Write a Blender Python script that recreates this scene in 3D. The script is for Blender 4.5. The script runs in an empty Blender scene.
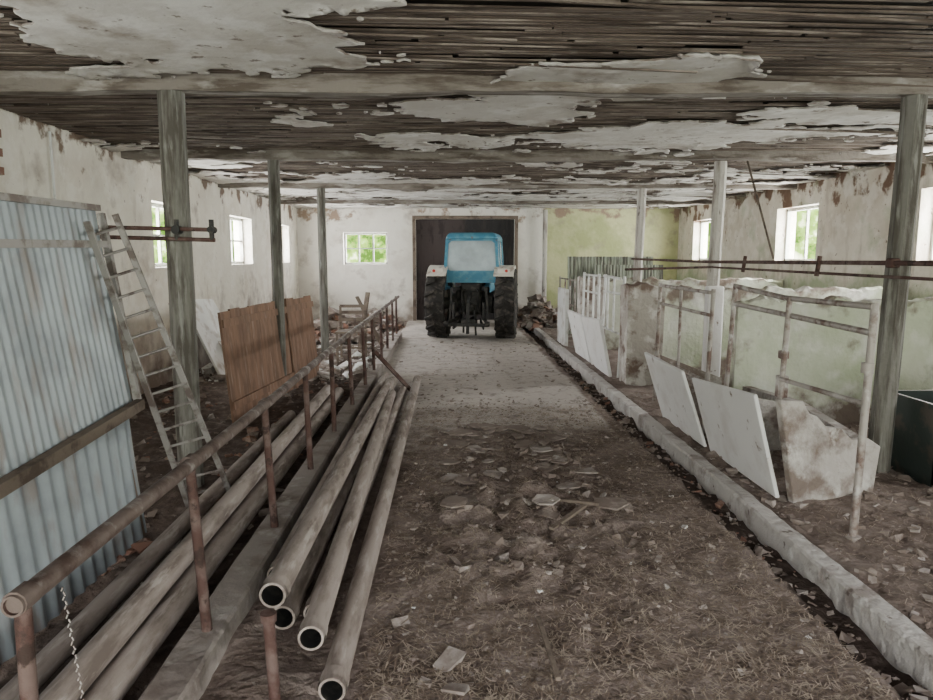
import bpy, bmesh, math, random
from mathutils import Vector, Matrix, noise
random.seed(7)
R=random.random
def U(a,b): return random.uniform(a,b)

# ---------------------------------------------------------------- materials
def M(name, base, layers=(), rough=.85, metal=0.0, bump=.3, bscale=30, bdist=.01, alpha=None, spec=.3):
    m=bpy.data.materials.new(name); m.use_nodes=True
    nt=m.node_tree; N=nt.nodes; L=nt.links
    b=N['Principled BSDF']
    b.inputs['Roughness'].default_value=rough; b.inputs['Metallic'].default_value=metal
    b.inputs['Specular IOR Level'].default_value=spec
    tc=N.new('ShaderNodeTexCoord'); sep=N.new('ShaderNodeSeparateXYZ'); L.new(tc.outputs['Object'],sep.inputs[0])
    rgb=N.new('ShaderNodeRGB'); rgb.outputs[0].default_value=(*base,1); cur=rgb.outputs[0]
    for i,l in enumerate(layers):
        mp=N.new('ShaderNodeMapping'); mp.inputs['Scale'].default_value=l.get('vs',(1,1,1)); mp.inputs['Location'].default_value=(i*3.7,i*1.3,i*2.1)
        L.new(tc.outputs['Object'],mp.inputs[0])
        n=N.new('ShaderNodeTexNoise'); n.inputs['Scale'].default_value=l.get('s',3); n.inputs['Detail'].default_value=l.get('d',6); n.inputs['Roughness'].default_value=l.get('r',.6)
        L.new(mp.outputs[0],n.inputs['Vector']); v=n.outputs['Fac']
        for ax in l.get('ax',()):
            a=N.new('ShaderNodeMapRange'); L.new(sep.outputs[ax[0]],a.inputs['Value'])
            a.inputs['From Min'].default_value=ax[1]; a.inputs['From Max'].default_value=ax[2]
            a.inputs['To Min'].default_value=0; a.inputs['To Max'].default_value=ax[3]
            s=N.new('ShaderNodeMath'); s.operation='ADD'; L.new(v,s.inputs[0]); L.new(a.outputs[0],s.inputs[1]); v=s.outputs[0]
        r=N.new('ShaderNodeMapRange'); L.new(v,r.inputs['Value']); r.inputs['From Min'].default_value=l.get('lo',.5); r.inputs['From Max'].default_value=l.get('hi',.6)
        r.inputs['To Max'].default_value=l.get('k',1)
        mx=N.new('ShaderNodeMix'); mx.data_type='RGBA'
        L.new(r.outputs[0],mx.inputs['Factor']); L.new(cur,mx.inputs['A']); mx.inputs['B'].default_value=(*l['c'],1)
        cur=mx.outputs['Result']
    L.new(cur,b.inputs['Base Color'])
    if bump>0:
        n=N.new('ShaderNodeTexNoise'); n.inputs['Scale'].default_value=bscale; n.inputs['Detail'].default_value=8
        L.new(tc.outputs['Object'],n.inputs['Vector'])
        bp=N.new('ShaderNodeBump'); bp.inputs['Strength'].default_value=bump; bp.inputs['Distance'].default_value=bdist
        L.new(n.outputs['Fac'],bp.inputs['Height']); L.new(bp.outputs[0],b.inputs['Normal'])
    if alpha is not None: b.inputs['Alpha'].default_value=alpha
    return m

m_wallL=M('whitewash_left',(.72,.685,.61),[dict(c=(.52,.455,.385),s=1.1,lo=.48,hi=.70,k=.65),dict(c=(.79,.765,.71),s=5,lo=.5,hi=.6,k=.6),
   dict(c=(.38,.32,.26),s=3.2,vs=(1,1,.35),lo=.58,hi=.70,k=.5),
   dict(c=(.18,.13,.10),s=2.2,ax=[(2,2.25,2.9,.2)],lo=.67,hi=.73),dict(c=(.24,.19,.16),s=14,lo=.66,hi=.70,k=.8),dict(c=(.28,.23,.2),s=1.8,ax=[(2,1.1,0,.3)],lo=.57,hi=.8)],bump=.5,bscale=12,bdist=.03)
m_wallR=M('whitewash_right',(.68,.635,.56),[dict(c=(.44,.37,.30),s=1.0,lo=.43,hi=.68,k=.75),dict(c=(.75,.715,.66),s=4,lo=.5,hi=.6,k=.6),
   dict(c=(.28,.22,.18),s=3.2,vs=(1,1,.3),lo=.56,hi=.68,k=.5),
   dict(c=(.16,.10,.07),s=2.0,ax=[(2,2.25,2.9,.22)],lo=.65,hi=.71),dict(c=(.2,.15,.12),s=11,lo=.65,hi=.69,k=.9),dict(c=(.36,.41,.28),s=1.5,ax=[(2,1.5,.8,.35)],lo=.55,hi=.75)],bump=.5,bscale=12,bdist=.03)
m_wallF=M('whitewash_far',(.76,.735,.69),[dict(c=(.54,.49,.44),s=1.6,lo=.48,hi=.72,k=.7),dict(c=(.54,.55,.33),s=2,ax=[(0,2.40,2.44,2)],lo=1.5,hi=1.55),dict(c=(.38,.41,.21),s=1.2,ax=[(0,2.40,2.44,1)],lo=1.46,hi=1.62),
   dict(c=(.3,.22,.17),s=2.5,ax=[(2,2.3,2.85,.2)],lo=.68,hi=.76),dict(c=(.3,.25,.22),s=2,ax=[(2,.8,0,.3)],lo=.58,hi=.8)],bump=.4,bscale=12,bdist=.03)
m_plaster=M('ceiling_plaster',(.62,.60,.575),[dict(c=(.42,.38,.34),s=1.2,lo=.45,hi=.68,k=.75),dict(c=(.76,.75,.74),s=3,lo=.5,hi=.62,k=.8),dict(c=(.24,.19,.155),s=1.7,lo=.57,hi=.69,k=.8),dict(c=(.14,.10,.08),s=9,lo=.62,hi=.68,k=.8)],bump=.5,bscale=14,bdist=.02)
m_lath=M('lath_wood',(.13,.10,.083),[dict(c=(.27,.23,.20),s=1,vs=(1.5,28,1),lo=.48,hi=.62),dict(c=(.05,.036,.029),s=1,vs=(1,22,1),lo=.50,hi=.6),dict(c=(.34,.31,.285),s=2.5,lo=.62,hi=.74,k=.6),dict(c=(.055,.039,.032),s=1.3,lo=.56,hi=.68,k=.75)],bump=.4,bscale=40)
m_dark=M('attic_boards',(.02,.016,.013),[dict(c=(.04,.03,.024),s=4)],bump=.2)
m_beam=M('beam_wood',(.22,.195,.175),[dict(c=(.10,.08,.066),s=2,vs=(1,6,6),lo=.45,hi=.6),dict(c=(.42,.40,.38),s=3,vs=(.6,2,2),lo=.55,hi=.65,k=.75)],bump=.6,bscale=22,bdist=.02)
m_post=M('post_wood',(.17,.165,.15),[dict(c=(.08,.072,.062),s=3,vs=(5,5,.6),lo=.45,hi=.6),dict(c=(.28,.285,.265),s=4,vs=(4,4,.5),lo=.55,hi=.65,k=.7)],bump=.6,bscale=25,bdist=.02)
m_postw=M('post_whitewashed',(.46,.44,.41),[dict(c=(.22,.19,.175),s=3,vs=(3,3,.5),lo=.5,hi=.64),dict(c=(.11,.09,.08),s=5,vs=(3,3,.7),lo=.6,hi=.66)],bump=.6,bscale=25,bdist=.02)
m_floor=M('dirt_floor',(.17,.132,.115),[
   dict(c=(.28,.23,.208),s=2.2,lo=.45,hi=.62,r=.7),
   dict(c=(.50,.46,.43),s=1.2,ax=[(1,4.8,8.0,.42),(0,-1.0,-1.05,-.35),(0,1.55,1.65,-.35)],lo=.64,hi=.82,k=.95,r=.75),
   dict(c=(.075,.052,.044),s=5,lo=.53,hi=.67,k=.7,r=.75),
   dict(c=(.35,.305,.275),s=40,lo=.62,hi=.67,k=.6),
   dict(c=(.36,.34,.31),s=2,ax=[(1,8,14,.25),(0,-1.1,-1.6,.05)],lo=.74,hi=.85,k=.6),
   dict(c=(.065,.047,.04),s=9,ax=[(0,-1.05,-1.2,.3)],lo=.55,hi=.85,k=.8),
   dict(c=(.045,.032,.027),s=6,ax=[(0,1.64,1.74,.5),(0,2.0,2.1,-.5)],lo=.72,hi=.92,k=.9)],rough=.95,bump=.9,bscale=22,bdist=.03,spec=.12)
m_curb=M('curb_concrete',(.48,.455,.44),[dict(c=(.24,.20,.185),s=4,lo=.52,hi=.64,k=.8),dict(c=(.62,.61,.60),s=6,lo=.55,hi=.65,k=.7),dict(c=(.12,.09,.08),s=11,lo=.63,hi=.69,k=.8)],bump=.8,bscale=20,bdist=.03)
m_curbd=M('manger_concrete',(.32,.285,.265),[dict(c=(.17,.135,.12),s=3,lo=.48,hi=.65),dict(c=(.46,.43,.41),s=6,lo=.55,hi=.65,k=.7)],bump=.6,bscale=20,bdist=.02)
m_slab=M('slab_white',(.74,.735,.74),[dict(c=(.54,.50,.48),s=3,lo=.5,hi=.7,k=.6),dict(c=(.22,.17,.145),s=6,lo=.63,hi=.69)],bump=.35,bscale=25)
m_slabg=M('slab_grey',(.44,.41,.39),[dict(c=(.20,.16,.14),s=3,lo=.48,hi=.6),dict(c=(.56,.54,.52),s=5,lo=.55,hi=.65)],bump=.9,bscale=14,bdist=.04)
m_part=M('partition_plaster',(.56,.58,.49),[dict(c=(.43,.48,.34),s=1.2,lo=.42,hi=.64),dict(c=(.2,.16,.135),s=2.2,ax=[(2,.5,0,.25),(2,1.0,1.3,.22)],lo=.60,hi=.72),dict(c=(.66,.66,.62),s=3,lo=.52,hi=.64,k=.7),dict(c=(.26,.22,.18),s=3.5,vs=(1,1,.4),lo=.60,hi=.70,k=.5)],bump=.6,bscale=12,bdist=.03)
m_pier=M('pier_plaster',(.42,.385,.36),[dict(c=(.18,.13,.11),s=3,lo=.52,hi=.62),dict(c=(.60,.58,.56),s=4,lo=.52,hi=.60)],bump=.8,bscale=10,bdist=.04)
m_rust=M('rusty_steel',(.080,.043,.037),[dict(c=(.13,.09,.08),s=7,lo=.48,hi=.6),dict(c=(.04,.024,.02),s=12,lo=.55,hi=.62)],rough=.75,metal=.1,bump=.4,bscale=60)
m_rail=M('worn_rail_steel',(.15,.115,.103),[dict(c=(.075,.047,.04),s=6,lo=.48,hi=.6),dict(c=(.30,.27,.26),s=9,lo=.54,hi=.64)],rough=.6,metal=.2,bump=.3,bscale=60)
m_pipe=M('dusty_pipe',(.34,.29,.265),[dict(c=(.17,.135,.118),s=3,vs=(4,.8,4),lo=.46,hi=.64),dict(c=(.48,.43,.40),s=5,vs=(4,.6,4),lo=.54,hi=.65,k=.8)],rough=.75,metal=0,bump=.25,bscale=50)
m_galv=M('tube_greyed',(.36,.33,.31),[dict(c=(.16,.11,.095),s=6,lo=.48,hi=.6),dict(c=(.5,.48,.47),s=8,lo=.55,hi=.65)],rough=.6,metal=.2,bump=.2)
m_sheet=M('galvanised_sheet',(.33,.37,.40),[dict(c=(.23,.255,.28),s=2,lo=.45,hi=.6),dict(c=(.23,.19,.17),s=2,vs=(3,3,.8),lo=.53,hi=.66,k=.7)],rough=.5,metal=.35,bump=.1,spec=.4)
m_alu=M('ladder_metal',(.28,.265,.255),[dict(c=(.13,.105,.095),s=8,lo=.48,hi=.6)],rough=.5,metal=.4,bump=.2)
m_brown=M('brown_board',(.25,.145,.10),[dict(c=(.17,.10,.07),s=3,vs=(3,3,.7),lo=.45,hi=.6),dict(c=(.36,.26,.21),s=5,vs=(4,4,.5),lo=.56,hi=.68,k=.6)],rough=.7,bump=.3,bscale=20)
m_plank=M('old_plank',(.17,.135,.11),[dict(c=(.09,.068,.055),s=5)],bump=.5)
m_white=M('white_paint',(.70,.71,.71),[dict(c=(.45,.42,.39),s=5,lo=.5,hi=.65)],rough=.6,bump=.2)
m_wframe=M('window_paint',(.50,.52,.48),[dict(c=(.3,.28,.25),s=6,lo=.5,hi=.65)],rough=.6,bump=.2)
m_door=M('black_door',(.022,.02,.022),[dict(c=(.04,.033,.033),s=3,vs=(3,3,.6))],rough=.6,bump=.3)
m_doorb=M('brown_door',(.06,.046,.047),[dict(c=(.035,.027,.027),s=3,vs=(3,3,.6))],rough=.7,bump=.3)
m_rub=M('rubble',(.38,.34,.32),[dict(c=(.2,.16,.14),s=5,lo=.42,hi=.6),dict(c=(.54,.52,.5),s=3.3,lo=.6,hi=.68)],bump=.5)
m_rubd=M('rubble_brown',(.19,.15,.13),[dict(c=(.29,.245,.22),s=6,lo=.5,hi=.6)],bump=.5)
m_brick=M('brick_debris',(.22,.12,.09),[dict(c=(.32,.24,.2),s=6)],bump=.5)
m_straw=M('straw',(.38,.315,.255),[dict(c=(.20,.15,.118),s=20,lo=.45,hi=.55)],bump=0)
m_blue=M('tractor_blue',(.05,.20,.31),[dict(c=(.10,.27,.36),s=5,lo=.48,hi=.62),dict(c=(.16,.12,.10),s=9,lo=.63,hi=.7)],rough=.5,bump=.1,spec=.4)
m_cream=M('tractor_cream',(.62,.59,.54),[dict(c=(.38,.32,.28),s=6,lo=.52,hi=.62)],rough=.55,bump=.1)
m_tyre=M('tyre_rubber',(.028,.026,.025),[dict(c=(.07,.06,.055),s=8,lo=.5,hi=.6)],rough=.85,bump=.3)
m_black=M('greasy_iron',(.018,.018,.018),[dict(c=(.05,.045,.04),s=10)],rough=.6,bump=.3)
m_rim=M('rim_paint',(.35,.30,.27),[dict(c=(.2,.1,.07),s=8)],rough=.6,bump=.2)
m_glass=M('dusty_glass',(.66,.76,.82),[dict(c=(.50,.58,.61),s=3,lo=.4,hi=.65)],rough=.25,bump=0,alpha=.52)
m_red=M('lamp_red',(.4,.03,.02),[],rough=.3,bump=0)
m_green=M('dark_green_metal',(.03,.04,.037),[dict(c=(.07,.06,.05),s=5)],rough=.5,bump=.2)
m_slat=M('grey_green_sheet',(.34,.37,.31),[dict(c=(.16,.16,.14),s=1,vs=(14,14,1),lo=.48,hi=.55)],rough=.6,bump=.2)

# ---------------------------------------------------------------- mesh builder
class MB:
    def __init__(s): s.v=[]; s.f=[]; s.mi=[]; s.sm=[]
    def add(s,vs,fs,m=0,sm=False):
        o=len(s.v); s.v+= [tuple(v) for v in vs]
        for f in fs: s.f.append([i+o for i in f]); s.mi.append(m); s.sm.append(sm)
    def box(s,c,d,rot=None,m=0,j=0):
        vs=[]
        for x in(-.5,.5):
            for y in(-.5,.5):
                for z in(-.5,.5):
                    p=Vector((x*d[0]+U(-j,j),y*d[1]+U(-j,j),z*d[2]+U(-j,j)))
                    if rot: p=rot@p
                    vs.append(p+Vector(c))
        s.add(vs,[(0,1,3,2),(4,6,7,5),(0,4,5,1),(2,3,7,6),(0,2,6,4),(1,5,7,3)],m)
    def b2(s,a,b,m=0,j=0): s.box([(a[i]+b[i])/2 for i in range(3)],[abs(b[i]-a[i]) for i in range(3)],None,m,j)
    def bar(s,p0,p1,w,h,m=0,up=(0,0,1)):
        p0=Vector(p0);p1=Vector(p1);d=(p1-p0);L=d.length;d.normalize();up=Vector(up)
        if abs(d.dot(up))>.98: up=Vector((0,1,0))
        sx=d.cross(up).normalized(); uz=sx.cross(d).normalized()
        s.box((p0+p1)/2,(w,L,h),Matrix((sx,d,uz)).transposed(),m)
    def basis(s,d):
        d=Vector(d).normalized(); a=Vector((0,0,1)) if abs(d.z)<.9 else Vector((1,0,0))
        x=d.cross(a).normalized(); y=d.cross(x).normalized(); return x,y,d
    def cyl(s,p0,p1,r0,r1=None,n=12,m=0,caps=True,sm=True):
        if r1 is None:r1=r0
        p0=Vector(p0);p1=Vector(p1);x,y,d=s.basis(p1-p0); vs=[]
        for p,r in((p0,r0),(p1,r1)):
            for i in range(n):
                a=2*math.pi*i/n; vs.append(p+x*math.cos(a)*r+y*math.sin(a)*r)
        s.add(vs,[(i,(i+1)%n,n+(i+1)%n,n+i) for i in range(n)],m,sm)
        if caps: s.add(vs,[list(range(n))[::-1],list(range(n,2*n))],m)
    def tube(s,pts,r,n=10,m=0):
        for a,b in zip(pts[:-1],pts[1:]): s.cyl(a,b,r,r,n,m)
    def hollow(s,p0,p1,ro,ri,n=20,m=0,m2=1,sag=0,seg=1):
        p0=Vector(p0);p1=Vector(p1);x,y,d=s.basis(p1-p0)
        P=[p0+(p1-p0)*(i/seg)-Vector((0,0,sag*math.sin(math.pi*i/seg))) for i in range(seg+1)]
        for k,r in enumerate((ro,ri)):
            vs=[]
            for p in P:
                for i in range(n):
                    a=2*math.pi*i/n; vs.append(p+x*math.cos(a)*r+y*math.sin(a)*r)
            s.add(vs,[(j*n+i,j*n+(i+1)%n,(j+1)*n+(i+1)%n,(j+1)*n+i) for j in range(seg) for i in range(n)],m if k==0 else m2,True)
        for p in(p0,p1):
            vs=[p+x*math.cos(2*math.pi*i/n)*r+y*math.sin(2*math.pi*i/n)*r for r in(ro,ri) for i in range(n)]
            s.add(vs,[(i,(i+1)%n,n+(i+1)%n,n+i) for i in range(n)],m)
    def lathe(s,prof,o,ax,n=32,m=0):
        x,y,d=s.basis(ax);o=Vector(o);vs=[]
        for r,h in prof:
            for i in range(n):
                a=2*math.pi*i/n; vs.append(o+d*h+x*math.cos(a)*r+y*math.sin(a)*r)
        s.add(vs,[(k*n+i,k*n+(i+1)%n,(k+1)*n+(i+1)%n,(k+1)*n+i) for k in range(len(prof)-1) for i in range(n)],m,True)
    def slab(s,quad,t,m=0):
        q=[Vector(p) for p in quad]; nrm=(q[1]-q[0]).cross(q[-1]-q[0]).normalized()*t; n=len(q)
        s.add(q+[p+nrm for p in q],[list(range(n))[::-1],list(range(n,2*n))]+[(i,(i+1)%n,n+(i+1)%n,n+i) for i in range(n)],m)
    def chip(s,c,d,m=0):
        rot=Matrix.Rotation(U(0,6.28),3,'Z')@Matrix.Rotation(U(-.4,.4),3,'X')@Matrix.Rotation(U(-.4,.4),3,'Y')
        s.box(c,(d*U(.6,1.4),d*U(.5,1.1),d*U(.2,.6)),rot,m,d*.2)
    def rbox(s,c,d,bev,seg=3,rot=None,m=0,taper=1.0):
        bm=bmesh.new(); bmesh.ops.create_cube(bm,size=1)
        for v in bm.verts:
            t=taper if v.co.z>0 else 1
            v.co=Vector((v.co.x*d[0]*t,v.co.y*d[1]*t,v.co.z*d[2]))
        bmesh.ops.bevel(bm,geom=bm.edges[:],offset=bev,segments=seg,affect='EDGES',profile=.5)
        bm.verts.ensure_lookup_table()
        vs=[(rot@v.co if rot else v.co)+Vector(c) for v in bm.verts]
        s.add(vs,[[v.index for v in f.verts] for f in bm.faces],m,True); bm.free()
    def corr(s,o,u,v,waves,amp,m=0,nv=6,th=.0):
        o=Vector(o);u=Vector(u);v=Vector(v);n=u.cross(v).normalized();k=waves*6;vs=[]
        for j in range(nv+1):
            for i in range(k+1):
                vs.append(o+u*(i/k)+v*(j/nv)+n*(amp*math.sin(2*math.pi*i/6)+.01*math.sin(3*i/k+2.5*j/nv)))
        s.add(vs,[(j*(k+1)+i,j*(k+1)+i+1,(j+1)*(k+1)+i+1,(j+1)*(k+1)+i) for j in range(nv) for i in range(k)],m,True)
    def make(s,name,mats,parent=None,fix=True):
        me=bpy.data.meshes.new(name); me.from_pydata(s.v,[],s.f)
        for i,p in enumerate(me.polygons): p.material_index=s.mi[i]; p.use_smooth=s.sm[i]
        for m in (mats if isinstance(mats,(list,tuple)) else [mats]): me.materials.append(m)
        me.update()
        if fix:
            bm=bmesh.new(); bm.from_mesh(me); bmesh.ops.recalc_face_normals(bm,faces=bm.faces[:]); bm.to_mesh(me); bm.free()
        ob=bpy.data.objects.new(name,me); bpy.context.scene.collection.objects.link(ob)
        if parent: ob.parent=parent
        return ob

# ---------------------------------------------------------------- room
XL,XR,YB,YF,ZC=-3.8,5.9,-3.0,18.0,2.845
def wall(name,axis,pos,th,a0,a1,ops,mat,z1=3.0):
    b=MB(); As=sorted({a0,a1,*[o[0] for o in ops],*[o[1] for o in ops]}); 
    for x,y in zip(As[:-1],As[1:]):
        Zs=[(-.3,z1)]
        for o in ops:
            if o[0]<=x+1e-4 and o[1]>=y-1e-4:
                Zs=[(-.3,o[2]),(o[3],z1)]
        for z0,zz in Zs:
            if zz-z0<.01: continue
            if axis=='x': b.b2((pos,x,z0),(pos+th,y,zz))
            else: b.b2((x,pos,z0),(y,pos+th,zz))
    return b.make(name,mat)
zw0,zw1=1.5,2.36
Lw=[(9.25,10.6),(12.5,13.85),(15.75,17.05),(2.2,3.5),(-1.6,-.3)]  # last two are unseen windows, added to let in light
Rw=[(7.3,8.75),(11.2,12.6),(15.5,16.9),(3.4,4.8),(-.6,.8)]  # last two out of view, extra openings added for light
wall('wall_left','x',XL,-.35,YB,YF+.35,[(a,b,zw0,zw1) for a,b in Lw],m_wallL)
wall('wall_right','x',XR,.35,YB,YF+.35,[(a,b,1.55,2.48) for a,b in Rw],m_wallR)
wall('wall_far','y',YF,.35,XL,XR,[(-2.65,-1.54,1.44,2.24),(-.82,1.70,0,2.58)],m_wallF)
wall('wall_back','y',YB,-.35,XL-.35,XR+.35,[(-2.2,3.4,0,2.75)],m_wallL)

wc=[0]
def window(kind,pos,a0,a1,z0,z1,nv,nh):
    wc[0]+=1; b=MB(); t=.05
    def P(a,z,o): return (pos+o,a,z) if kind=='x' else (a,pos+o,z)
    def bx(a,b_,c,d,w=.06):
        b.b2(P(a,c,-w/2),P(b_,d,w/2))
    bx(a0,a0+t,z0,z1);bx(a1-t,a1,z0,z1);bx(a0,a1,z0,z0+t);bx(a0,a1,z1-t,z1)
    for i in range(1,nv): 
        a=a0+(a1-a0)*i/nv; bx(a-.02,a+.02,z0,z1,.04)
    for i in range(1,nh):
        z=z0+(z1-z0)*i/nh; bx(a0,a1,z-.015,z+.015,.035)
    b.make('window_%d'%wc[0],m_wframe)
for a,c in Lw: window('x',XL-.2,a,c,zw0,zw1,2,2)
for a,c in Rw: window('x',XR+.2,a,c,1.55,2.48,2,1)
window('y',YF+.18,-2.65,-1.54,1.44,2.24,3,2)

for nm,x0,mt in(('door_1',-.82,m_doorb),('door_2',.44,m_door)):
    b=MB(); b.b2((x0,18.21,0.0),(x0+1.26,18.23,2.58))
    for i in range(7): b.b2((x0+i*.18,18.18,0.0),(x0+i*.18+.176,18.21,2.575))
    for z in(.4,2.2): b.b2((x0+.03,18.15,z),(x0+1.22,18.18,z+.12))
    b.bar((x0+.1,18.165,.5),(x0+1.15,18.165,2.2),.1,.03,up=(0,1,0))
    b.make(nm,mt)
b=MB(); b.b2((-.90,17.96,0),(-.82,18.05,2.66)); b.b2((1.70,17.96,0),(1.78,18.05,2.66)); b.b2((-.82,17.96,2.58),(1.70,18.05,2.66)); b.make('trim_1',m_plank)

# floor
def fh(x,y):
    n1=noise.fractal(Vector((x*1.6,y*1.6,0)),1,2,5); n2=noise.fractal(Vector((x*6,y*6,3)),1,2,4)
    k=1 if y<6 else max(.35,1-(y-6)*.3)
    h=(.018*n1+.018*n2)*k
    if x>2.04: h=.02+.03*n1+.03*n2
    elif x>1.70:
        g=min(1,(x-1.70)/.06)*1.0; h=-.09*g+.04*n1+.035*n2
    elif x<-1.1: h=-.05+.05*n1+.03*n2
    h+=.055*math.exp(-((x-.45)/.5)**2-((y-4.3)/1.0)**2)*(1+n2*2)
    return h
xs=[];x=XL-.02
while x<XR+.02: xs.append(x); x+=.04 if -1.6<x<2.8 else .08
xs.append(XR+.02)
ys=[];y=YB-.4
while y<YF+.3: ys.append(y); y+=.04 if 1.8<y<8 else .09
b=MB(); nx=len(xs)
b.add([(x,y,fh(x,y)) for y in ys for x in xs],[(j*nx+i,j*nx+i+1,(j+1)*nx+i+1,(j+1)*nx+i) for j in range(len(ys)-1) for i in range(nx-1)],0,True)
b.make('floor',m_floor,fix=False)
b=MB(); b.b2((-40,-40,-.45),(40,60,-.35)); b.make('ground_outside',M('grass',(.12,.2,.05),[dict(c=(.2,.28,.08),s=2)]))

# ceiling
b=MB(); b.b2((XL-.35,YB-.35,2.96),(XR+.35,YF+.35,3.05)); b.make('ceiling',m_dark)
b=MB(); y=2.2
while y<YF-.05:
    bay=int((y-1.65)//3.45); ang=[.03,-.045,.05,-.03,.02,.04][bay%6]
    x=XL+.02
    while x<XR-.1:
        L=U(1.0,3.0); x2=min(XR-.02,x+L); gone=R()<.07
        if not gone:
            zz=2.89+U(-.006,.006)
            p0=Vector((x,min(max(y+ang*(x-1),YB),YF-.02),zz)); p1=Vector((x2,min(y+ang*(x2-1)+U(-.008,.008),YF-.02),zz+U(-.006,.004)))
            if R()<.03: p1.z-=U(.02,.09)
            b.bar(p0,p1,U(.018,.03),.010)
        x=x2+U(0,.05)
    y+=.042
b.make('ceiling_lath',m_lath)
blobs=[(-1.35,4.1,1.0,.66,1.6),(.95,5.0,.80,.34,1.5),(1.35,4.6,.6,.4,1.2),(.4,6.15,.62,.30,1.3),(2.3,7.3,1.3,.70,1.5),(3.5,6.1,1.1,.32,1.2),(-1.4,6.6,.4,.3,.9),
 (-.4,7.3,.6,.18,.7),(-2.6,6.6,.4,.3,.4),(4.9,5.2,.8,1,.4),
 (-2.8,4.2,.6,.9,-1.3),(.3,3.9,.75,.65,-1.5),(2.2,3.9,1.2,.5,-1.3),(3.2,4.6,1.4,.8,-1.2),(-.9,5.4,.9,.3,-1.0),(-2.2,7.4,1.2,.9,-.9),(.0,8.6,1.6,.55,-.9),(3.8,7.8,.8,.8,-1),(-.2,4.95,.6,.25,-.9),(2.1,6.1,.5,.3,-1.0),(-2.3,5.3,.9,.25,-.7),(1.5,6.0,.4,.4,-.8),(.3,6.9,.7,.25,-.6),
 (-2.8,6.1,.9,.5,-.8),(-.6,6.5,.5,.3,-.7),(.2,10.4,1.0,.6,-.6),(2.8,10.6,1.0,.6,-.6),(-2.0,10.2,1.0,.6,-.5)]
def pf(x,y):
    n=noise.fractal(Vector((x*.9,y*1.5,7.3)),.9,2.1,6)
    v=-.16+n*.8+.42*noise.fractal(Vector((x*4,y*6,1.3)),.7,2,6)
    v+= .28*min(1,max(0,(y-8.5)/5))
    for cx,cy,rx,ry,a in blobs:
        d=((x-cx)/rx)**2+((y-cy)/ry)**2
        if d<6: v+=a*math.exp(-d)
    return v
g=.035; NX=int((XR-XL)/g); NY=int((YF-2.0)/g)
F=[[pf(XL+i*g,2.0+j*g) for i in range(NX+1)] for j in range(NY+1)]
bm=bmesh.new(); cache={}
def pz(x,y,f):
    z=ZC+.02*noise.noise(Vector((x*1.2,y*1.2,5)))+.006*noise.noise(Vector((x*6,y*6,2)))
    if f<.2: z-=.045*(1-max(f,0)/.2)*max(0,noise.noise(Vector((x*1.7,y*1.7,9)))+.1)
    return z
def gv(key,x,y,f):
    if key not in cache: cache[key]=bm.verts.new((x,y,pz(x,y,f)))
    return cache[key]
for j in range(NY):
    for i in range(NX):
        cs=[(i,j),(i+1,j),(i+1,j+1),(i,j+1)]; fs=[F[q][p] for p,q in cs]
        if max(fs)<=0: continue
        poly=[]
        for k in range(4):
            a=cs[k];c=cs[(k+1)%4];fa=fs[k];fc=fs[(k+1)%4]
            if fa>0: poly.append(gv(a,XL+a[0]*g,2+a[1]*g,fa))
            if (fa>0)!=(fc>0):
                t=fa/(fa-fc); kk=(min(a,c),max(a,c)); px=XL+(a[0]+(c[0]-a[0])*t)*g; py=2+(a[1]+(c[1]-a[1])*t)*g
                poly.append(gv(kk,px,py,0))
        if len(poly)>=3:
            try: f=bm.faces.new(poly[::-1]); f.smooth=True
            except Exception: pass
me=bpy.data.meshes.new('ceiling_plaster'); bm.to_mesh(me); bm.free(); me.materials.append(m_plaster); me.materials.append(m_slabg)
ob=bpy.data.objects.new('ceiling_plaster',me); bpy.context.scene.collection.objects.link(ob)
md=ob.modifiers.new('s','SOLIDIFY'); md.thickness=.014; md.offset=-1; md.material_offset_rim=1

# beams & posts
BY=[-1.8,1.65,5.1,8.55,12.0,15.45]
for k,yb in enumerate(BY):
    b=MB(); n=40; vs=[]
    for i in range(n+1):
        x=XL+(XR-XL)*i/n; dz=.03*noise.noise(Vector((x*.8,yb,0)))-.010*math.sin((x-XL)*.65)+.012*noise.noise(Vector((x*5,yb,0))); dy=.03*noise.noise(Vector((x*.6,yb,4)))
        for (yy,zz) in((-.07,2.775),(.07,2.775),(.07,2.955),(-.07,2.955)):
            vs.append((x,yb+yy+dy+U(-.006,.006),zz+(dz if zz<2.8 else 0)+U(-.005,.005)))
    b.add(vs,[(i*4+k2,i*4+(k2+1)%4,(i+1)*4+(k2+1)%4,(i+1)*4+k2) for i in range(n) for k2 in range(4)]+[(0,1,2,3),(n*4,n*4+1,n*4+2,n*4+3)])
    b.make('ceiling_beam',m_beam)
def post(x,y,w,mat,lx=0,ly=0):
    b=MB(); n=10; vs=[]
    for i in range(n+1):
        t=i/n; z=-.05+2.825*t; 
        for a in range(8):
            an=math.pi/4*a+.39; rr=w/2*1.08*(1+.05*noise.noise(Vector((a,z*2,x))))
            c=math.cos(an);s_=math.sin(an)
            vs.append((x+lx*(1-t)+c*rr+.01*noise.noise(Vector((z,x,1))),y+ly*(1-t)+s_*rr,z))
    b.add(vs,[(i*8+k,i*8+(k+1)%8,(i+1)*8+(k+1)%8,(i+1)*8+k) for i in range(n) for k in range(8)]+[list(range(8)),list(range(n*8,n*8+8))],0)
    b.make('wooden_post',mat)
for x,y in((-1.92,5.1),(-2.06,8.55),(-2.12,12.0)): post(x,y,.165 if y<6 else .13,m_post)
for x,y in((3.33,5.1),(3.28,8.55),(3.28,12.0)): post(x,y,.155 if y<6 else .14,m_post if y<6 else m_postw,lx=(-.05))
b=MB(); b.rbox((3.22,8.40,.63),(.20,.12,1.32),.02); b.make('whitewashed_post_base',m_slab)

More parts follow.
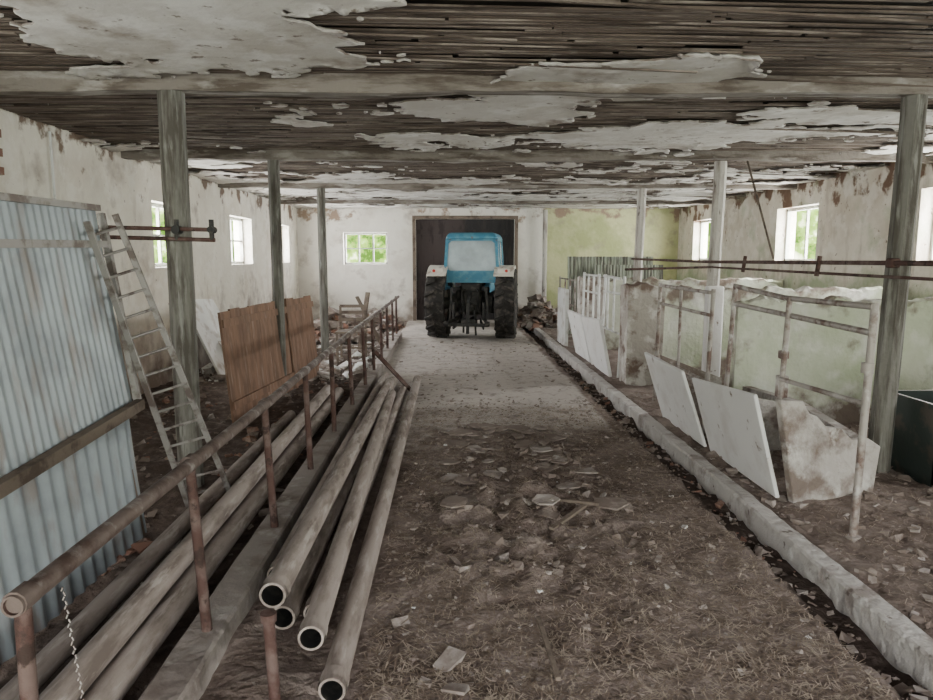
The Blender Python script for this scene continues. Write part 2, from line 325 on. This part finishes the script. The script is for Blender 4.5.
def curb(name,x0,x1,zt,y0,y1,mat,bot=-.2,amp=.007):
    b=MB(); n=int((y1-y0)/.07); vs=[]
    pr=[(x0,bot),(x0,zt-.012),(x0+.012,zt),(x1-.012,zt),(x1,zt-.012),(x1,bot)]
    for i in range(n+1):
        y=y0+(y1-y0)*i/n
        for k,(x,z) in enumerate(pr):
            q=noise.fractal(Vector((x*2,y*5,k*.2)),.8,2,4)
            vs.append((x+amp*q,y,z+(amp*.7*q if z>0 else 0)))
    m=len(pr)
    b.add(vs,[(i*m+k,i*m+(k+1)%m,(i+1)*m+(k+1)%m,(i+1)*m+k) for i in range(n) for k in range(m)]+[list(range(m)),list(range(n*m,n*m+m))])
    b.make(name,mat)
curb('gutter_curb',1.94,2.06,.045,YB,17,m_curb)
curb('manger_curb',-1.10,-.94,.11,YB,14.2,m_curbd)
# exposed brickwork on left wall
b=MB()
for r_ in range(9):
    for c_ in range(3):
        y0=5.45+c_*.25+(.12 if r_%2 else 0)+U(-.01,.01); z0=2.02+r_*.078
        if c_==2 and R()<.45: continue
        b.box((-3.79,y0+.12,z0+.03),(.05,.235,.065),None,0,.004)
b.make('exposed_brickwork',m_brick)

# ---------------------------------------------------------------- left side
b=MB()
RP=[(-1.03,1.58,.83),(-1.02,4.0,.83),(-1.04,7.0,.84),(-1.03,10.5,.83),(-1.0,14.1,.84)]
b.hollow(RP[0],RP[1],.027,.021,14,0,1)
b.tube(RP[1:],.026,12)
y=1.62;i=0
while y<14.2:
    x=-1.03+U(-.01,.01)
    b.cyl((x,y,.82),(x+U(-.01,.03),y+U(-.02,.02),.08),.020,.022,10,1)
    b.cyl((x,y-.03,.832),(x,y+.03,.832),.031,.031,10,0)
    y+=1.12;i+=1
b.make('pipe_railing',[m_rail,m_rust])
b=MB()
for i in range(60): b.cyl((-1.0+.0012*i,1.74,.80-i*.0125),(-1.0+.0012*i+(.004 if i%2 else -.004),1.74,.79-i*.0125),.0022,n=5)
b.make('hanging_chain',m_galv)
def pipe(p0,p1,r,sag=0):
    b=MB(); b.hollow(p0,p1,r,r*.82,20,0,1,sag,6)
    d=(Vector(p1)-Vector(p0)).normalized()
    p0=Vector(p0); b.cyl(p0+d*.02,p0+d*.08,r*1.09,r*1.09,20,0,caps=False)
    b.make('steel_pipe',[m_pipe,m_black])
for a in [((-.43,2.38,.075),(-.40,8.9,.08),.050),((-.53,2.52,.20),(-.63,7.6,.15),.050),((-.73,2.75,.26),(-.70,8.3,.15),.055),
          ((-.60,2.95,.07),(-.54,8.2,.07),.05),((-.73,2.9,.08),(-.70,8.8,.08),.055),((-.85,3.3,.085),(-.84,9.2,.08),.05)]:
    pipe(*a)
for a in [((-1.24,1.7,.08),(-1.30,8.2,.05),.06),((-1.42,1.9,.06),(-1.46,7.6,.05),.055),((-1.60,2.2,.05),(-1.60,7.0,.05),.05),((-1.30,2.0,.19),(-1.36,7.8,.16),.055)]:
    pipe(*a)
b=MB(); b.cyl((-.64,2.40,-.02),(-.66,2.42,.34),.022,n=12); b.cyl((-.66,2.42,.33),(-.66,2.42,.36),.03,n=12); b.make('rusty_pipe_stub',m_rust)

b=MB()
b.corr((-1.90,1.3,.68),(-.02,2.93,.05),(-.14,0,1.2),44,.0036,0)
b.corr((-1.87,1.2,-.03),(.02,2.95,0),(-.06,0,.80),26,.010,0)
b.bar((-1.87,1.2,.60),(-1.87,4.22,.76),.05,.06,1)
b.bar((-2.04,1.25,1.90),(-2.06,4.25,1.93),.035,.035,2)
b.bar((-1.89,4.24,.74),(-2.05,4.26,1.90),.035,.04,2)
b.bar((-2.0,1.3,1.68),(-2.02,4.25,1.72),.03,.04,2)
b.bar((-1.86,4.1,-.02),(-1.97,4.12,.8),.03,.03,1)
b.make('corrugated_sheet_panel',[m_sheet,m_plank,m_alu])
b=MB()
bl,br=Vector((-1.75,4.58,-.03)),Vector((-1.51,4.75,-.03)); tl,tr=Vector((-2.005,4.0,1.84)),Vector((-2.005,4.34,1.90))
b.bar(bl,tl,.018,.035,0,(1,0,0)); b.bar(br,tr,.018,.035,0,(1,0,0))
for i in range(15):
    t=.05+i*.065; b.cyl(bl.lerp(tl,t),br.lerp(tr,t),.009,n=8)
b.make('ladder',m_alu)
b=MB()
for z,x0 in((1.86,-2.95),(1.79,-2.75)):
    b.cyl((x0,4.97,z),(-1.62,4.97,z-.03),.015,n=10)
for x,s in((-1.88,1),(-1.64,.8)):
    b.cyl((x,4.97,1.76),(x,4.97,1.90),.018,n=8,m=1); b.cyl((x,4.94,1.83),(x,5.02,1.83),.03*s,n=10,m=1)
b.make('milking_vacuum_line',[m_rust,m_black])
b=MB()
p0=Vector((-2.18,6.95,-.02)); p1=Vector((-1.86,9.9,-.02)); d=(p1-p0)/12; up=Vector((-.10,.01,1.12))
for i in range(12):
    q=p0+d*i; h=U(-.01,.01); b.slab([q,q+d*.985,q+d*.985+up*(1+h),q+up*(1+h)],.025,0)
for t in(.12,.86): b.slab([p0+up*t+Vector((.03,0,0)),p1+up*t+Vector((.03,0,0)),p1+up*(t+.07)+Vector((.03,0,0)),p0+up*(t+.07)+Vector((.03,0,0))],.02,0) 
b.slab([p0+d*7.5+Vector((.035,0,0)),p0+d*7.8+Vector((.035,0,0)),p0+d*7.8+up*1.02+Vector((.035,0,0)),p0+d*7.5+up*1.02+Vector((.035,0,0))],.02,0)
b.make('brown_board_panel',m_brown)
b=MB(); b.slab([(-3.15,9.6,-.03),(-3.05,10.7,-.03),(-3.66,10.9,.98),(-3.68,9.7,1.05)],.03,0); b.slab([(-2.9,10.0,-.03),(-2.85,11.3,-.03),(-3.5,11.5,.6),(-3.55,10.2,.62)],.02,1); b.make('leaning_white_board',[m_white,m_slabg])
b=MB(); b.rbox((-3.73,6.95,2.02),(.12,.18,.28),.015); b.cyl((-3.77,6.95,2.15),(-3.77,6.95,2.82),.012,n=8); b.make('fuse_box',m_white)
b=MB()
for x,y in((-1.75,11.0),(-1.35,11.0),(-1.75,11.4),(-1.35,11.4)): b.bar((x,y,-.05),(x,y,.85 if y>11.2 else .45),.035,.035)
b.b2((-1.78,10.97,.44),(-1.32,11.43,.47)); 
for z in(.6,.72,.82): b.b2((-1.76,11.39,z),(-1.34,11.41,z+.05))
for z in(.2,): b.b2((-1.76,10.98,z),(-1.34,11.01,z+.03)); 
b.make('wooden_chair',m_plank)
b=MB(); b.bar((-1.6,12.5,-.05),(-1.45,12.7,1.0),.09,.03); b.bar((-1.2,12.9,-.05),(-1.7,13.1,.9),.09,.03); b.bar((-2.5,12.3,0),(-1.4,12.8,.05),.12,.03); b.make('broken_planks',m_plank)
b=MB(); b.bar((-.42,8.35,.0),(-.86,8.1,.55),.05,.04); b.make('leaning_batten',m_rust)

# ---------------------------------------------------------------- right side
def stallslab(name,q,t,mat):
    b=MB(); b.slab(q,t); o=b.make(name,mat)
    md=o.modifiers.new('b','BEVEL'); md.width=.008; md.segments=2
stallslab('concrete_manger_slab',[(2.24,4.50,.03),(2.24,5.70,.02),(2.07,5.75,.64),(2.10,4.62,.72)],-.03,m_slab)
stallslab('concrete_manger_slab',[(2.22,5.78,.03),(2.22,6.95,.02),(2.03,7.05,.68),(2.05,5.95,.66)],-.03,m_slab)
stallslab('concrete_manger_slab',[(2.27,4.46,.02),(2.90,4.62,.02),(2.93,4.62,.36),(2.84,4.62,.42),(2.72,4.60,.41),(2.62,4.57,.50),(2.50,4.54,.52),(2.42,4.52,.60),(2.36,4.50,.62),(2.30,4.48,.71),(2.14,4.46,.72)],.06,m_slabg)
stallslab('concrete_manger_slab',[(2.22,9.3,.03),(2.22,10.5,.02),(2.06,10.5,.75),(2.08,9.4,.80)],-.045,m_slab)
stallslab('concrete_manger_slab',[(2.22,10.6,.03),(2.22,11.8,.02),(2.06,11.8,.75),(2.08,10.7,.75)],-.045,m_slab)
b=MB()
b.slab([(2.85,4.75,-.05),(2.85,6.6,-.05),(2.85,6.6,.40),(2.85,5.6,.46),(2.85,4.75,.38)],.08)
b.slab([(2.30,5.74,-.05),(2.84,5.74,-.05),(2.84,5.74,.42),(2.5,5.74,.48),(2.16,5.74,.62)],.06)
b.slab([(2.30,7.00,-.05),(2.78,7.0,-.05),(2.78,7.0,.42),(2.14,7.0,.66)],.06)
b.make('concrete_manger_trough',m_slabg)
def partition(x0,x1,y,z,th,mat,name='stall_partition'):
    b=MB(); n=int((x1-x0)/.05); vs=[]
    for i in range(n+1):
        x=x0+(x1-x0)*i/n; zz=z+.06*noise.fractal(Vector((x*3.5,y,0)),.8,2,5)
        for yy,z0 in((-.5,-.1),(-.5,zz),(-.25,zz+.02),(.25,zz+.02),(.5,zz),(.5,-.1)):
            vs.append((x+(U(-.012,.012) if i in(0,n) else 0),y+yy*th+.01*noise.noise(Vector((x*3,z0*3,yy))),z0+U(-.01,.01)))
    b.add(vs,[(i*6+k,i*6+(k+1)%6,(i+1)*6+(k+1)%6,(i+1)*6+k) for i in range(n) for k in range(6)]+[list(range(6)),list(range(n*6,n*6+6))])
    b.make(name,mat)
partition(2.80,5.88,6.75,1.20,.16,m_part)
partition(2.74,5.88,8.95,1.22,.16,m_part)
partition(2.25,2.72,8.9,1.28,.34,m_pier,'stall_pier')
partition(2.77,5.88,12.25,1.22,.16,m_part)
partition(2.30,2.75,12.25,1.28,.3,m_pier,'stall_pier')
def gate(y0,y1,h,x,mat,bars=(1.0,.88,.5),mid=1):
    b=MB(); r=.02
    for y in(y0,y1): b.cyl((x,y,-.03),(x+U(-.02,.05),y,h+.03),r,n=10)
    for t in bars: b.cyl((x,y0,h*t),(x+.02,y1,h*t+U(-.02,.02)),r*.85,n=8)
    for i in range(mid):
        y=y0+(y1-y0)*(i+1)/(mid+1); b.cyl((x,y,h*bars[-1]),(x,y,h),r*.8,n=8)
    b.make('stall_gate',mat)
b=MB(); r=.020
b.cyl((2.33,3.80,-.03),(2.46,3.97,1.38),r*1.1,n=12)
b.tube([(2.45,3.96,1.36),(2.43,5.0,1.35),(2.42,5.85,1.40)],r)
b.tube([(2.44,3.94,1.21),(2.42,5.85,1.25)],r)
b.tube([(2.42,4.9,1.36),(2.37,4.85,.62)],r)
b.tube([(2.41,3.90,.80),(2.37,4.88,.78)],r*.8)
b.tube([(2.42,5.85,1.42),(2.36,5.85,-.03)],r)
b.rbox((2.40,4.9,.72),(.07,.07,.16),.01); b.rbox((2.40,4.9,.95),(.06,.06,.06),.01)
b.cyl((2.42,3.93,.98),(2.42,3.93,1.04),.035,n=10)
b.make('stall_gate',m_galv)
gate(6.15,7.7,1.33,2.32,m_galv,(1.0,.85,.4),1)
gate(9.3,10.4,1.35,2.30,m_white,(1.0,.85,.45),2)
gate(10.6,11.9,1.35,2.30,m_white,(1.0,.8,.45),2)
gate(12.9,14.6,1.2,2.35,m_galv,(1.0,.6,.2),2)
b=MB()
b.tube([(3.22,3.0,1.60),(3.17,5.0,1.60),(3.15,8.4,1.58),(3.15,12.0,1.60)],.018)
b.tube([(3.14,4.4,1.50),(3.12,8.4,1.52)],.012)
b.cyl((2.0,7.9,1.50),(3.15,8.3,1.52),.014,n=8)
for y in(5.9,7.4): b.cyl((3.15,y,1.65),(3.13,y,1.48),.020,n=8,m=0)
b.rbox((3.18,4.96,1.6),(.07,.08,.07),.015)
b.cyl((3.17,4.96,1.6),(4.1,4.98,1.62),.014,n=8)
b.make('milking_vacuum_line',m_rust)
b=MB(); b.cyl((3.55,8.42,2.76),(3.24,6.95,1.63),.013,.011,n=8); b.make('leaning_pole',m_plank)
b=MB(); x0,x1,y0,y1=3.45,4.35,4.75,5.35
b.b2((x0,y0,0.0),(x1,y1,.06)); b.b2((x0,y0,.0),(x1,y0+.03,.60)); b.b2((x0,y1-.03,.0),(x1,y1,.60)); b.b2((x0,y0,.0),(x0+.03,y1,.60)); b.b2((x1-.03,y0,.0),(x1,y1,.60))
b.bar((x0-.01,y0-.01,.6),(x1,y0-.01,.6),.03,.04)
b.make('feed_trough',m_green)
b=MB()
b.corr((2.5,14.6,.02),(1.9,.3,0),(0,.12,1.62),26,.02,0); b.corr((3.0,14.3,.02),(1.5,.2,0),(0,.12,1.45),22,.02,0)
b.make('stacked_slatted_sheets',m_slat)
b=MB(); b.b2((2.12,12.6,0),(2.18,13.5,1.05)); b.make('white_stall_board',m_white)
b=MB(); b.cyl((2.45,17.85,-.05),(2.45,17.85,2.8),.06,n=8); b.make('trim_2',m_postw)

# ---------------------------------------------------------------- debris
def scat(b,n,x0,x1,y0,y1,s0,s1,mats,p=3):
    for _ in range(n):
        x=U(x0,x1); y=U(y0,y1); s=s0+(s1-s0)*R()**p
        b.chip((x,y,fh(x,y)+s*.05),s,random.choice(mats))
MT=[m_rub,m_rubd,m_white,m_brick]
b=MB()
scat(b,4600,-.33,1.68,2.1,8,.005,.032,[0,0,1,1,1,1,1,1],3)
scat(b,420,.0,1.2,3.4,6.0,.012,.075,[1,1,1,1,0])
scat(b,200,-.8,1.6,8,13.5,.02,.05,[0,1,1])
scat(b,70,-.3,1.6,2.2,8,.01,.03,[2,0],2)
for x,y,s in((.0,2.66,.09),(-.1,2.52,.07),(.02,2.46,.085),(.35,2.55,.025),(-.22,3.0,.05),(.15,2.78,.03)):
    b.chip((x,y,fh(x,y)+s*.12),s,0)
b.make('rubble_litter',MT)
b=MB(); scat(b,700,1.72,1.92,2,13,.015,.06,[0,1,1,1,1,1,3]); b.make('rubble_litter',MT)
b=MB(); scat(b,1500,2.10,4.8,2.4,6.6,.010,.08,[0,0,1,1,1,1])
for x,y,s in((2.5,3.25,.10),(2.75,3.1,.09)): b.chip((x,y,fh(x,y)+s*.15),s,0)
b.make('rubble_litter',MT)
b=MB(); scat(b,700,-3.6,-1.2,3.5,12,.02,.10,[0,1,1,3]); b.make('rubble_litter',MT)
b=MB(); scat(b,1100,-3.6,-1.2,9.5,17.3,.04,.24,[0,0,0,1,2]); b.make('rubble_litter',MT)
def pile(cx,cy,r,h,n,name):
    b=MB()
    for _ in range(n):
        a=U(0,6.28); q=R()**.6; x=cx+math.cos(a)*r*q; y=cy+math.sin(a)*r*q*1.3
        b.chip((x,y,h*(1-q)*U(.6,1)+.03),U(.06,.24),random.choice([0,0,1,1,3]))
    b.make(name,MT)
pile(2.15,16.6,.65,.75,260,'rubble_pile'); pile(-2.4,14.5,.9,.5,240,'rubble_pile'); pile(-1.8,16.4,.7,.4,150,'rubble_pile')
b=MB()
for p,q,w in (((.42,2.5,.03),(.40,2.95,.04),.02),((.6,3.9,.07),(.85,4.2,.10),.03),((.6,4.35,.1),(.95,4.25,.09),.03),((.3,5.2,.03),(.8,5.0,.04),.02)):
    b.bar(p,q,w,.015)
b.make('floor_plank_scraps',m_plank)
b=MB()
for _ in range(60):
    x=U(.0,1.1);y=U(4.0,6.6);a=U(0,6.28);r=U(.04,.14)
    vs=[(x+math.cos(a+k*1.05)*r*U(.6,1),y+math.sin(a+k*1.05)*r*U(.6,1),fh(x,y)+.015+U(-.008,.012)) for k in range(6)]
    b.slab(vs,.010,random.choice([0,1,1]))
b.make('fallen_plaster',[m_rub,m_rubd])
b=MB()
for _ in range(28000):
    x=U(-.35,1.68) if R()<.85 else U(2.15,3.5); y=2.0+R()**1.5*5.5; a=U(0,3.14); l=U(.02,.10); w=U(.0008,.0024); z=fh(x,y)+U(.003,.016)
    if x>2 and y>6.6: continue
    dx,dy=math.cos(a)*l/2,math.sin(a)*l/2; nx_,ny_=-math.sin(a)*w,math.cos(a)*w; dz=U(-.008,.008)
    b.add([(x-dx-nx_,y-dy-ny_,z-dz),(x+dx-nx_,y+dy-ny_,z+dz),(x+dx+nx_,y+dy+ny_,z+dz),(x-dx+nx_,y-dy+ny_,z-dz)],[(0,1,2,3)])
b.make('straw_litter',m_straw,fix=False)

# ---------------------------------------------------------------- tractor (rear toward camera)
T=bpy.data.objects.new('tractor',None); bpy.context.scene.collection.objects.link(T)
def wheel(name,x,y,r,w,rr,side,nl):
    b=MB(); k=w/2
    b.lathe([(rr,-k*.65),(r*.75,-k*.98),(r*.91,-k),(r*.955,-k*.85),(r*.965,0),(r*.955,k*.85),(r*.91,k),(r*.75,k*.98),(rr,k*.65),(rr,-k*.65)],(x,y,r),(1,0,0),40,0)
    for i in range(nl):
        for sd in(-1,1):
            a=2*math.pi*(i+(.5 if sd>0 else 0))/nl
            rad=Vector((0,math.cos(a),math.sin(a))); tan=Vector((0,-math.sin(a),math.cos(a))); ax=Vector((1,0,0))
            rot=Matrix((ax,tan,rad)).transposed()@Matrix.Rotation(sd*.5,3,'Z')
            c=Vector((x,y,r))+rad*(r*.975)+ax*(sd*k*.5)
            b.box(c,(k*1.08,r*.075,r*.10),rot,0)
    o=side
    b.lathe([(rr,o*k*.6),(rr*.93,o*k*.55),(rr*.9,o*k*.1),(rr*.5,o*k*.25),(rr*.35,o*k*.3),(rr*.32,o*k*.7),(.001,o*k*.75)],(x,y,r),(1,0,0),28,1)
    b.lathe([(rr,-o*k*.6),(rr*.92,-o*k*.5),(rr*.88,o*k*.05),(.001,o*k*.1)],(x,y,r),(1,0,0),28,1)
    b.make(name,[m_tyre,m_rim],T)
wheel('rear_wheel_left',-.69,0,.69,.38,.40,-1,18); wheel('rear_wheel_right',.69,0,.69,.38,.40,1,18)
wheel('front_wheel_left',-.66,2.35,.40,.22,.24,-1,14); wheel('front_wheel_right',.66,2.35,.40,.22,.24,1,14)
b=MB()
for sd in(-1,1):
    pts=[]
    for i in range(10):
        a=math.radians(48+i*12.5); pts.append((math.cos(a)*-.78,.69+math.sin(a)*.76))
    for (y0,z0),(y1,z1) in zip(pts[:-1],pts[1:]):
        xs2=sorted((sd*.47,sd*.86))
        b.add([(xs2[0],y0,z0),(xs2[1],y0,z0),(xs2[1],y1,z1),(xs2[0],y1,z1),(xs2[0],y0,z0+.02),(xs2[1],y0,z0+.02),(xs2[1],y1,z1+.02),(xs2[0],y1,z1+.02)],[(0,1,2,3),(4,5,6,7),(0,1,5,4),(2,3,7,6),(0,3,7,4),(1,2,6,5)])
        b.add([(sd*.86,y0,z0),(sd*.86,y1,z1),(sd*.86,y1,z1-.05),(sd*.86,y0,z0-.05)],[(0,1,2,3)])
    b.rbox((sd*.66,-.40,1.33),(.26,.10,.16),.03)
    b.cyl((sd*.72,-.44,1.36),(sd*.72,-.47,1.36),.03,n=14,m=1)
b.make('fenders',[m_cream,m_red],T)
b=MB()
zb,zt=1.0,2.0
def cp(sx,yy,z):
    t=(z-zb)/(zt-zb); return Vector((sx*(.55-.06*t),yy+(.05*t if yy<0 else -.12*t),z))
yr,yf=-.22,1.05
for sx in(-1,1):
    for yy in(yr,yf): b.bar(cp(sx,yy,zb),cp(sx,yy,zt),.06,.06)
    b.bar(cp(sx,.45,zb),cp(sx,.42,zt),.05,.05)
    for z in(zb,1.36,zt-.02): b.bar(cp(sx,yr,z),cp(sx,yf,z),.06,.06)
    b.slab([cp(sx,yr,zb),cp(sx,yf,zb),cp(sx,yf,1.36),cp(sx,yr,1.36)],.02*sx)
for yy in(yr,yf):
    for z in(zb+.15,1.33,zt-.02): b.bar(cp(-1,yy,z),cp(1,yy,z),.05,.06)
b.slab([cp(-1,yr,1.12),cp(1,yr,1.12),cp(1,yr,1.34),cp(-1,yr,1.34)],.02)
b.rbox((0,.42,2.05),(1.06,1.42,.13),.06,4,taper=.88)
for sx in(-1,1):
    for z,dz in((1.36,.08),(1.96,-.08)):
        p=cp(sx,yr,z); q=p+Vector((-sx*.10,0,0)); r_=p+Vector((0,0,dz)); b.slab([p+Vector((0,-.03,0)),q+Vector((0,-.03,0)),r_+Vector((0,-.03,0))],.05)
b.make('cab_body',m_blue,T)
b=MB()
for yy in(yr,yf): 
    b.slab([cp(-1,yy,1.36),cp(1,yy,1.36),cp(1,yy,zt-.02),cp(-1,yy,zt-.02)],.006)
for sx in(-1,1): b.slab([cp(sx,yr,1.38),cp(sx,yf,1.38),cp(sx,yf,zt-.02),cp(sx,yr,zt-.02)],.006)
b.make('cab_glass',m_glass,T)
b=MB(); b.rbox((0,.15,1.10),(.46,.44,.12),.04); b.rbox((0,-.05,1.32),(.44,.1,.38),.04); b.make('driver_seat',m_black,T)
b=MB(); b.lathe([(.17,-.012),(.195,0),(.17,.012),(.165,0),(.17,-.012)],(0,.62,1.5),(0,-.5,1),24); b.cyl((0,.62,1.5),(0,.9,1.0),.02,n=8); b.bar((-.17,.62,1.5),(.17,.62,1.5),.02,.01); b.make('steering_wheel',m_black,T)
b=MB()
b.rbox((0,.05,.72),(.42,.62,.46),.06); b.cyl((-.6,0,.69),(.6,0,.69),.12,n=18); b.cyl((-.42,0,.69),(-.3,0,.69),.2,n=18); b.cyl((.3,0,.69),(.42,0,.69),.2,n=18)
b.rbox((0,-.18,1.02),(.40,.26,.18),.04); b.rbox((0,-.22,.80),(.30,.2,.3),.03)
b.cyl((0,-.28,.62),(0,-.44,.62),.03,n=12); b.lathe([(.09,0),(.10,.08),(.07,.12),(0.001,.12)],(0,-.30,.62),(0,-1,0),18)
for sd in(-1,1):
    b.bar((sd*.22,-.15,1.02),(sd*.34,-.62,1.0),.05,.07); b.bar((sd*.34,-.6,1.0),(sd*.38,-.62,.42),.035,.035)
    b.bar((sd*.2,-.1,.45),(sd*.40,-.95,.36),.035,.07); b.cyl((sd*.36,-.95,.36),(sd*.44,-.95,.36),.05,n=12)
    b.bar((sd*.18,-.2,.38),(sd*.30,-.7,.25),.03,.05)
    b.rbox((sd*.28,.05,.9),(.1,.3,.25),.03); b.cyl((sd*.30,-.62,.42),(sd*.30,-.64,.75),.03,n=10)
    b.tube([(sd*.12,-.28,1.0),(sd*.17,-.42,.95),(sd*.15,-.48,.7),(sd*.2,-.45,.5)],.014,8)
b.bar((-.4,-.85,.33),(.4,-.85,.33),.05,.06); b.bar((0,-.3,.9),(0,-.75,.72),.05,.05); b.bar((0,-.72,.75),(0,-.8,.15),.06,.05)
b.bar((0,.3,.38),(0,-.8,.33),.09,.04); b.rbox((0,-.55,.36),(.3,.2,.12),.02); b.rbox((0,.9,.65),(.36,1.6,.42),.06)
b.cyl((-.12,-.5,.55),(-.12,-.5,.14),.02,n=8); b.cyl((.1,-.55,.6),(.14,-.6,.1),.02,n=8)
b.rbox((0,2.35,.42),(.2,.2,.2),.03); b.cyl((-.6,2.35,.40),(.6,2.35,.40),.05,n=12)
b.bar((-.5,.5,.55),(-.5,1.0,.35),.2,.03); b.bar((.5,.5,.55),(.5,1.0,.35),.2,.03)
b.make('rear_axle_and_hitch',m_black,T)
b=MB(); b.rbox((0,1.85,1.08),(.54,1.6,.50),.10,4); b.rbox((0,2.66,1.0),(.50,.06,.62),.02,m=1); b.cyl((.1,1.5,1.3),(.1,1.5,2.1),.03,n=12,m=1); b.cyl((.1,1.5,1.4),(.1,1.5,1.75),.055,n=14,m=1)
for sd in(-1,1): b.cyl((sd*.34,2.4,1.1),(sd*.34,2.52,1.1),.08,n=16,m=1)
b.make('hood',[m_blue,m_black],T)
T.location=(.50,14.3,.0); T.rotation_euler=(0,0,math.radians(-9))

# ---------------------------------------------------------------- light
w=bpy.data.worlds.new('world'); bpy.context.scene.world=w; w.use_nodes=True
nt=w.node_tree;N=nt.nodes;L=nt.links; bg=N['Background']
tc=N.new('ShaderNodeTexCoord'); sp=N.new('ShaderNodeSeparateXYZ'); L.new(tc.outputs['Generated'],sp.inputs[0])
no=N.new('ShaderNodeTexNoise'); no.inputs['Scale'].default_value=26; no.inputs['Detail'].default_value=8; no.inputs['Roughness'].default_value=.7; L.new(tc.outputs['Generated'],no.inputs['Vector'])
r1=N.new('ShaderNodeValToRGB'); r1.color_ramp.elements[0].position=.42; r1.color_ramp.elements[0].color=(.035,.075,.010,1); r1.color_ramp.elements[1].position=.64; r1.color_ramp.elements[1].color=(1.0,1.0,.72,1)
e=r1.color_ramp.elements.new(.52); e.color=(.20,.32,.06,1)
L.new(no.outputs['Fac'],r1.inputs[0])
mr=N.new('ShaderNodeMapRange'); mr.inputs['From Min'].default_value=.10; mr.inputs['From Max'].default_value=.30; L.new(sp.outputs[2],mr.inputs['Value'])
mx=N.new('ShaderNodeMix'); mx.data_type='RGBA'; L.new(mr.outputs[0],mx.inputs['Factor']); L.new(r1.outputs[0],mx.inputs['A']); mx.inputs['B'].default_value=(.97,.98,1.0,1)
L.new(mx.outputs['Result'],bg.inputs['Color']); bg.inputs['Strength'].default_value=9
def area(loc,rot,sx,sy,p,col=(1,.99,.97)):
    l=bpy.data.lights.new('window_and_fill_light','AREA'); l.shape='RECTANGLE'; l.size=sx; l.size_y=sy; l.energy=p; l.color=col
    o=bpy.data.objects.new('window_and_fill_light',l); o.location=loc; o.rotation_euler=rot; bpy.context.scene.collection.objects.link(o)
for a,c in Lw: area((XL-.36,(a+c)/2,1.93),(0,-math.pi/2,0),.85,c-a,135 if a>4 else 60)
for a,c in Rw: area((XR+.36,(a+c)/2,2.0),(0,math.pi/2,0),.9,c-a,170 if a>5 else 85,(1,1,.95))
area((-2.1,YF+.36,1.84),(-math.pi/2,0,0),1.1,.8,130)
area((.6,YB-.36,1.4),(math.pi/2,0,0),5.6,2.7,370,(1,.97,.96))  # added fill light behind the camera, at the unseen back doorway

cam=bpy.data.cameras.new('camera'); cam.sensor_width=36; cam.lens=27.0; cam.clip_start=.05
co=bpy.data.objects.new('camera',cam); co.location=(0,0,1.65); co.rotation_euler=(math.radians(82.35),0,math.radians(-1.5))
bpy.context.scene.collection.objects.link(co); bpy.context.scene.camera=co
